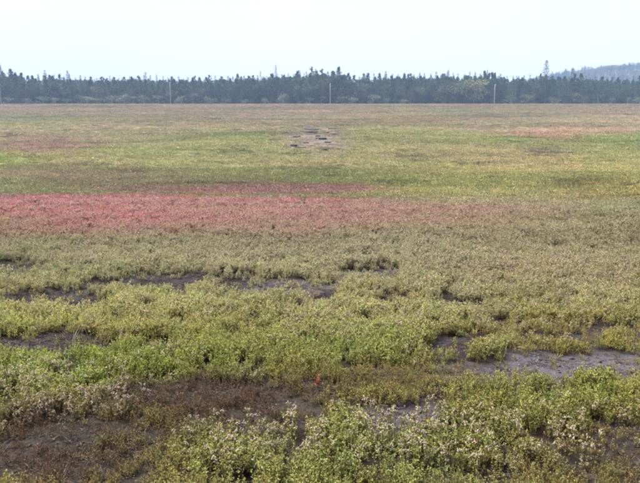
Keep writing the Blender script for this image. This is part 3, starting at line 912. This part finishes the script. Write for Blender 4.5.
def build_treeline():
    rnd = random.Random(31)
    def stretch(px):                                     # which stretch of the treeline, told by the utility poles
        return ('at the far left, beside the first utility pole' if px < 20 else 'between the first and second utility poles' if px < 173 else
                'between the second and middle utility poles' if px < 330 else 'between the middle and rightmost utility poles' if px < 491 else
                'right of the rightmost utility pole')
    def tree_label(sp, px):
        return ('dark pointed spruce in the treeline ' if sp else 'dark blunt topped pine in the treeline ') + stretch(px)
    n = 0
    px = -45.0
    while px < 690:                                      # front row
        y = 322 + rnd.uniform(-3, 3); x = (px - 320) / F * y
        k = rnd.choice(PIN + PIN + SPR)
        h = tree_height(px, y, rnd.uniform(3.0, 9.0) if rnd.random() < .6 else rnd.uniform(.5, 3))
        sp = TREES[k][4] == 'spruce'
        place_tree('spruce_tree' if sp else 'pine_tree', k, x, y, h, tree_label(sp, px), 'tree',
                   'spruces of the treeline' if sp else 'pines of the treeline', needle_tint(rnd), rnd, rnd.uniform(.85, 1.15))
        px += rnd.uniform(4.6, 7.5)
    px = -45.0
    while px < 690:                                      # second row, carries the skyline
        y = 330 + rnd.uniform(-3, 4); x = (px - 320) / F * y
        k = rnd.choice(PIN + SPR + SPR)
        h = tree_height(px, y, rnd.uniform(-1.5, 2.5))
        sp = TREES[k][4] == 'spruce'
        place_tree('spruce_tree' if sp else 'pine_tree', k, x, y, h, tree_label(sp, px), 'tree',
                   'spruces of the treeline' if sp else 'pines of the treeline', needle_tint(rnd), rnd, rnd.uniform(.8, 1.1))
        px += rnd.uniform(4.0, 6.5)
    # trees that stand out of the skyline
    for px, py, k, wide, lb in [
            (540, 59.5, 3, 1.15, 'tallest pine of the treeline, rising before the low end of the distant hill'),
            (566, 66.5, 1, 1.3, 'pine rising above the treeline against the distant wooded hill'),
            (277, 63.5, 2, .7, 'thin spire of a spruce rising highest above the middle of the treeline'),
            (338, 67.5, 7, 1.0, 'tall bushy pine just right of the middle utility pole'),
            (312, 67.5, 4, .9, 'tall rounded pine just left of the middle utility pole'),
            (262, 70, 1, .7, 'narrow spruce top just left of the thin spire'),
            (8, 65, 8, .9, 'tall pine at the far left end of the treeline'),
            (52, 69, 0, 1.2, 'pointed spruce standing above the treeline right of the leftmost utility pole'),
            (74, 70, 3, 1.1, 'second pointed spruce top right of the leftmost utility pole'),
            (150, 71, 1, 1.1, 'pointed spruce just left of the second utility pole from the left'),
            (384, 70, 0, 1.1, 'pointed spruce well right of the middle utility pole'),
            (445, 68.5, 2, .7, 'narrow spruce top above the two yellowish broadleaf trees'),
            (483, 69.5, 3, .7, 'pointed spruce just left of the rightmost utility pole')]:
        y = 333.0; x = (px - 320) / F * y
        zt = EYE + y * math.tan(math.atan((H / 2 - py) / F) - PITCH)
        place_tree('spruce_tree' if TREES[k][4] == 'spruce' else 'pine_tree', k, x, y, zt - float(terrain(x, y)), lb, 'tree', None,
                   needle_tint(rnd), rnd, wide)
    # broadleaf trees with yellowish spring crowns
    for px, py, wide, lb, t in [
            (443, 80, 1.6, 'olive broadleaf tree before the pines, left of its yellower neighbour', (.13, .15, .065)),
            (471, 77, 1.55, 'yellowish broadleaf tree before the pines, left of the rightmost utility pole', (.22, .21, .075)),
            (416, 86, 1.1, 'small grey green broadleaf tree left of the olive broadleaf tree', (.10, .125, .07)),
            (316, 84, 1.0, 'round green broadleaf tree before the pines beside the middle utility pole', (.05, .07, .045))]:
        y = 315.5; x = (px - 320) / F * y
        zt = EYE + y * math.tan(math.atan((H / 2 - py) / F) - PITCH)
        place_tree('broadleaf_tree', rnd.choice(BRO), x, y, zt - float(terrain(x, y)), lb, 'tree', None, np.array(t), rnd, wide)
    # rounder dark crowns among the conifers
    px = -40.0
    while px < 680:
        y = 317.5 + rnd.uniform(-1.5, 1.5); x = (px - 320) / F * y
        v = rnd.uniform(.75, 1.2)
        place_tree('broadleaf_tree', rnd.choice(BRO), x, y, tree_height(px, y, rnd.uniform(6, 16)), 'dark rounded broadleaf tree among the conifers ' + stretch(px), 'tree',
                   'dark broadleaf trees of the treeline', np.array([.05, .07, .038]) * v, rnd, rnd.uniform(.8, 1.15))
        px += rnd.uniform(10, 34)
    # pale green bushes along the foot of the trees
    spots = [(14, 97), (33, 98), (48, 96), (60, 97), (72, 98), (86, 95), (92, 96), (104, 98), (116, 95), (128, 94), (137, 96), (147, 95),
             (161, 95), (184, 96), (196, 93), (211, 97), (228, 98), (247, 99), (266, 98), (284, 94), (310, 97), (322, 96), (342, 96), (352, 97),
             (372, 94), (386, 98), (402, 99), (507, 95), (523, 94), (548, 97), (569, 92), (578, 96), (593, 94), (606, 98), (622, 97), (634, 96)]
    for px, py in spots:
        y = 312.5 + rnd.uniform(-1.5, 1.5); x = (px - 320) / F * y
        zt = EYE + y * math.tan(math.atan((H / 2 - py) / F) - PITCH)
        v = rnd.uniform(.6, 1.2); warm = rnd.uniform(.8, 1.25)
        place_tree('leafy_bush', rnd.choice(BSH), x, y, zt - float(terrain(x, y)), 'pale green bush under the treeline ' + stretch(px), 'bush',
                   'bushes at the foot of the treeline', np.array([.10 * warm, .13, .065]) * v, rnd, rnd.uniform(1.0, 1.5))
    # the wood behind, which reads as one mass
    r = np.random.default_rng(41); m = 3200
    y = r.uniform(338, 560, m); px = r.uniform(-120, 760, m); x = (px - 320) / F * y
    hs = np.array([tree_height(a, b, 4.0) for a, b in zip(px, y)]) * r.uniform(.82, 1.0, m)
    hs = np.clip(hs, 9, 19)
    s = hs / 15.0
    t = np.array([needle_tint(rnd) for _ in range(m)])
    scatter('forest', np.stack([x, y, terrain(x, y)], -1), np.stack([np.zeros(m), np.zeros(m), r.uniform(0, 6.28, m)], -1), np.stack([s, s, s], -1),
            r.integers(0, 9, m), t, [TREES[k][3] for k in SPR + PIN], 'dense dark conifer wood behind the first rows of trees', 'forest')
build_treeline()

# ------------------------------------------------------------------ distant wooded hill on the right
def hill_z(x, y):
    base = 5.0 + 0.006 * (y - 350)
    hx = np.interp(x, [140, 200, 260, 322, 392, 448, 540, 660, 820, 1000], [0, 12, 28, 44, 53, 57, 62, 60, 45, 10])
    hy = np.exp(-((y - 980) / 190.0) ** 2)
    return base - 6 + hx * hy * (1 + .05 * (fbm(x / 60, y / 60, 3, 3) - .5))
def build_hill():
    gx = np.linspace(150, 1050, 70); gy = np.linspace(560, 1450, 50)
    X, Y = np.meshgrid(gx, gy); X = X.ravel(); Y = Y.ravel(); Z = hill_z(X, Y)
    i = np.arange(49)[:, None] * 70; j = np.arange(69)[None, :]
    q = np.stack([i + j, i + j + 1, i + 70 + j + 1, i + 70 + j], -1).reshape(-1, 4)
    me = bpy.data.meshes.new('hill'); me.from_pydata(np.stack([X, Y, Z], -1).tolist(), [], q.tolist())
    me.polygons.foreach_set('use_smooth', np.ones(len(q), bool)); me.materials.append(mat_plain('hill_floor', (.05, .06, .03), .95, .3, .02))
    new_obj('hill', me, label='low wooded hill far behind the treeline on the right', kind='structure')
    r = np.random.default_rng(51); m = 5200
    x = r.uniform(190, 900, m); y = r.uniform(700, 1080, m); z = hill_z(x, y)
    rnd = random.Random(3)
    broadish = fbm(x / 50, y / 50, 9, 3) + r.normal(0, .08, m) > .5
    idx = np.where(broadish, 9 + r.integers(0, 3, m), r.integers(0, 9, m))
    s = np.where(broadish, r.uniform(.8, 1.15, m), r.uniform(.5, .85, m))
    t = np.array([needle_tint(rnd) for _ in range(m)])
    t = np.where(broadish[:, None], np.stack([r.uniform(.06, .13, m), r.uniform(.08, .12, m), r.uniform(.03, .05, m)], -1), t)
    scatter('hill_forest', np.stack([x, y, z - .3], -1), np.stack([np.zeros(m), np.zeros(m), r.uniform(0, 6.28, m)], -1), np.stack([s, s, s], -1),
            idx, t, [TREES[k][3] for k in range(12)], 'mixed light and dark wood covering the distant hill', 'forest')
build_hill()

# ------------------------------------------------------------------ utility poles
def utility_pole(px, py_top, label):
    y = 304.5; x = (px - 320) / F * y; z = float(terrain(x, y))
    zt = EYE + y * math.tan(math.atan((H / 2 - py_top) / F) - PITCH); h = zt - z
    e = new_obj('utility_pole', None, label=label, cat='utility pole', group='utility poles before the treeline', loc=(x, y, z))
    m = MB(); m.tube([Vector((0, 0, -.5)), Vector((.01, 0, h * .5)), Vector((0, 0, h))], [.20, .175, .14], 10)
    new_obj('shaft', m.mesh('shaft', [M_POLE], True), e)
    m = MB(); m.box((0.17, 0, h - .45), (.10, 2.2, .12))
    arm = new_obj('crossarm', m.mesh('crossarm', [M_POLE]), e)
    for q in (-.95, -.45, .95):
        m = MB(); m.tube([Vector((.17, q, h - .39)), Vector((.17, q, h - .3)), Vector((.17, q, h - .2))], [.05, .06, .03], 8)
        new_obj('insulator', m.mesh('insulator', [M_GLASSY], True), arm)
utility_pole(7, 83.5, 'pale wooden utility pole at the left edge before the treeline')
utility_pole(173.5, 82, 'pale wooden utility pole second from the left before the treeline')
utility_pole(330, 83, 'pale wooden utility pole in the middle before the treeline')
utility_pole(491, 84, 'pale wooden utility pole on the right before the broadleaf trees')

# ------------------------------------------------------------------ haze
def build_haze():
    m, N, L = mat_base('thin_haze')
    out = N.new('ShaderNodeOutputMaterial'); v = N.new('ShaderNodeVolumePrincipled')
    v.inputs['Color'].default_value = (.44, .63, 1.0, 1)
    v.inputs['Density'].default_value = 0.00044
    v.inputs['Anisotropy'].default_value = 0.0
    L.new(v.outputs[0], out.inputs['Volume'])
    b = MB(); b.box((0, 0, 38.5), (5600, 5600, 103))
    new_obj('haze', b.mesh('haze', [m]), label='thin pale blue haze over the whole barren', cat='haze', kind='stuff')
build_haze()
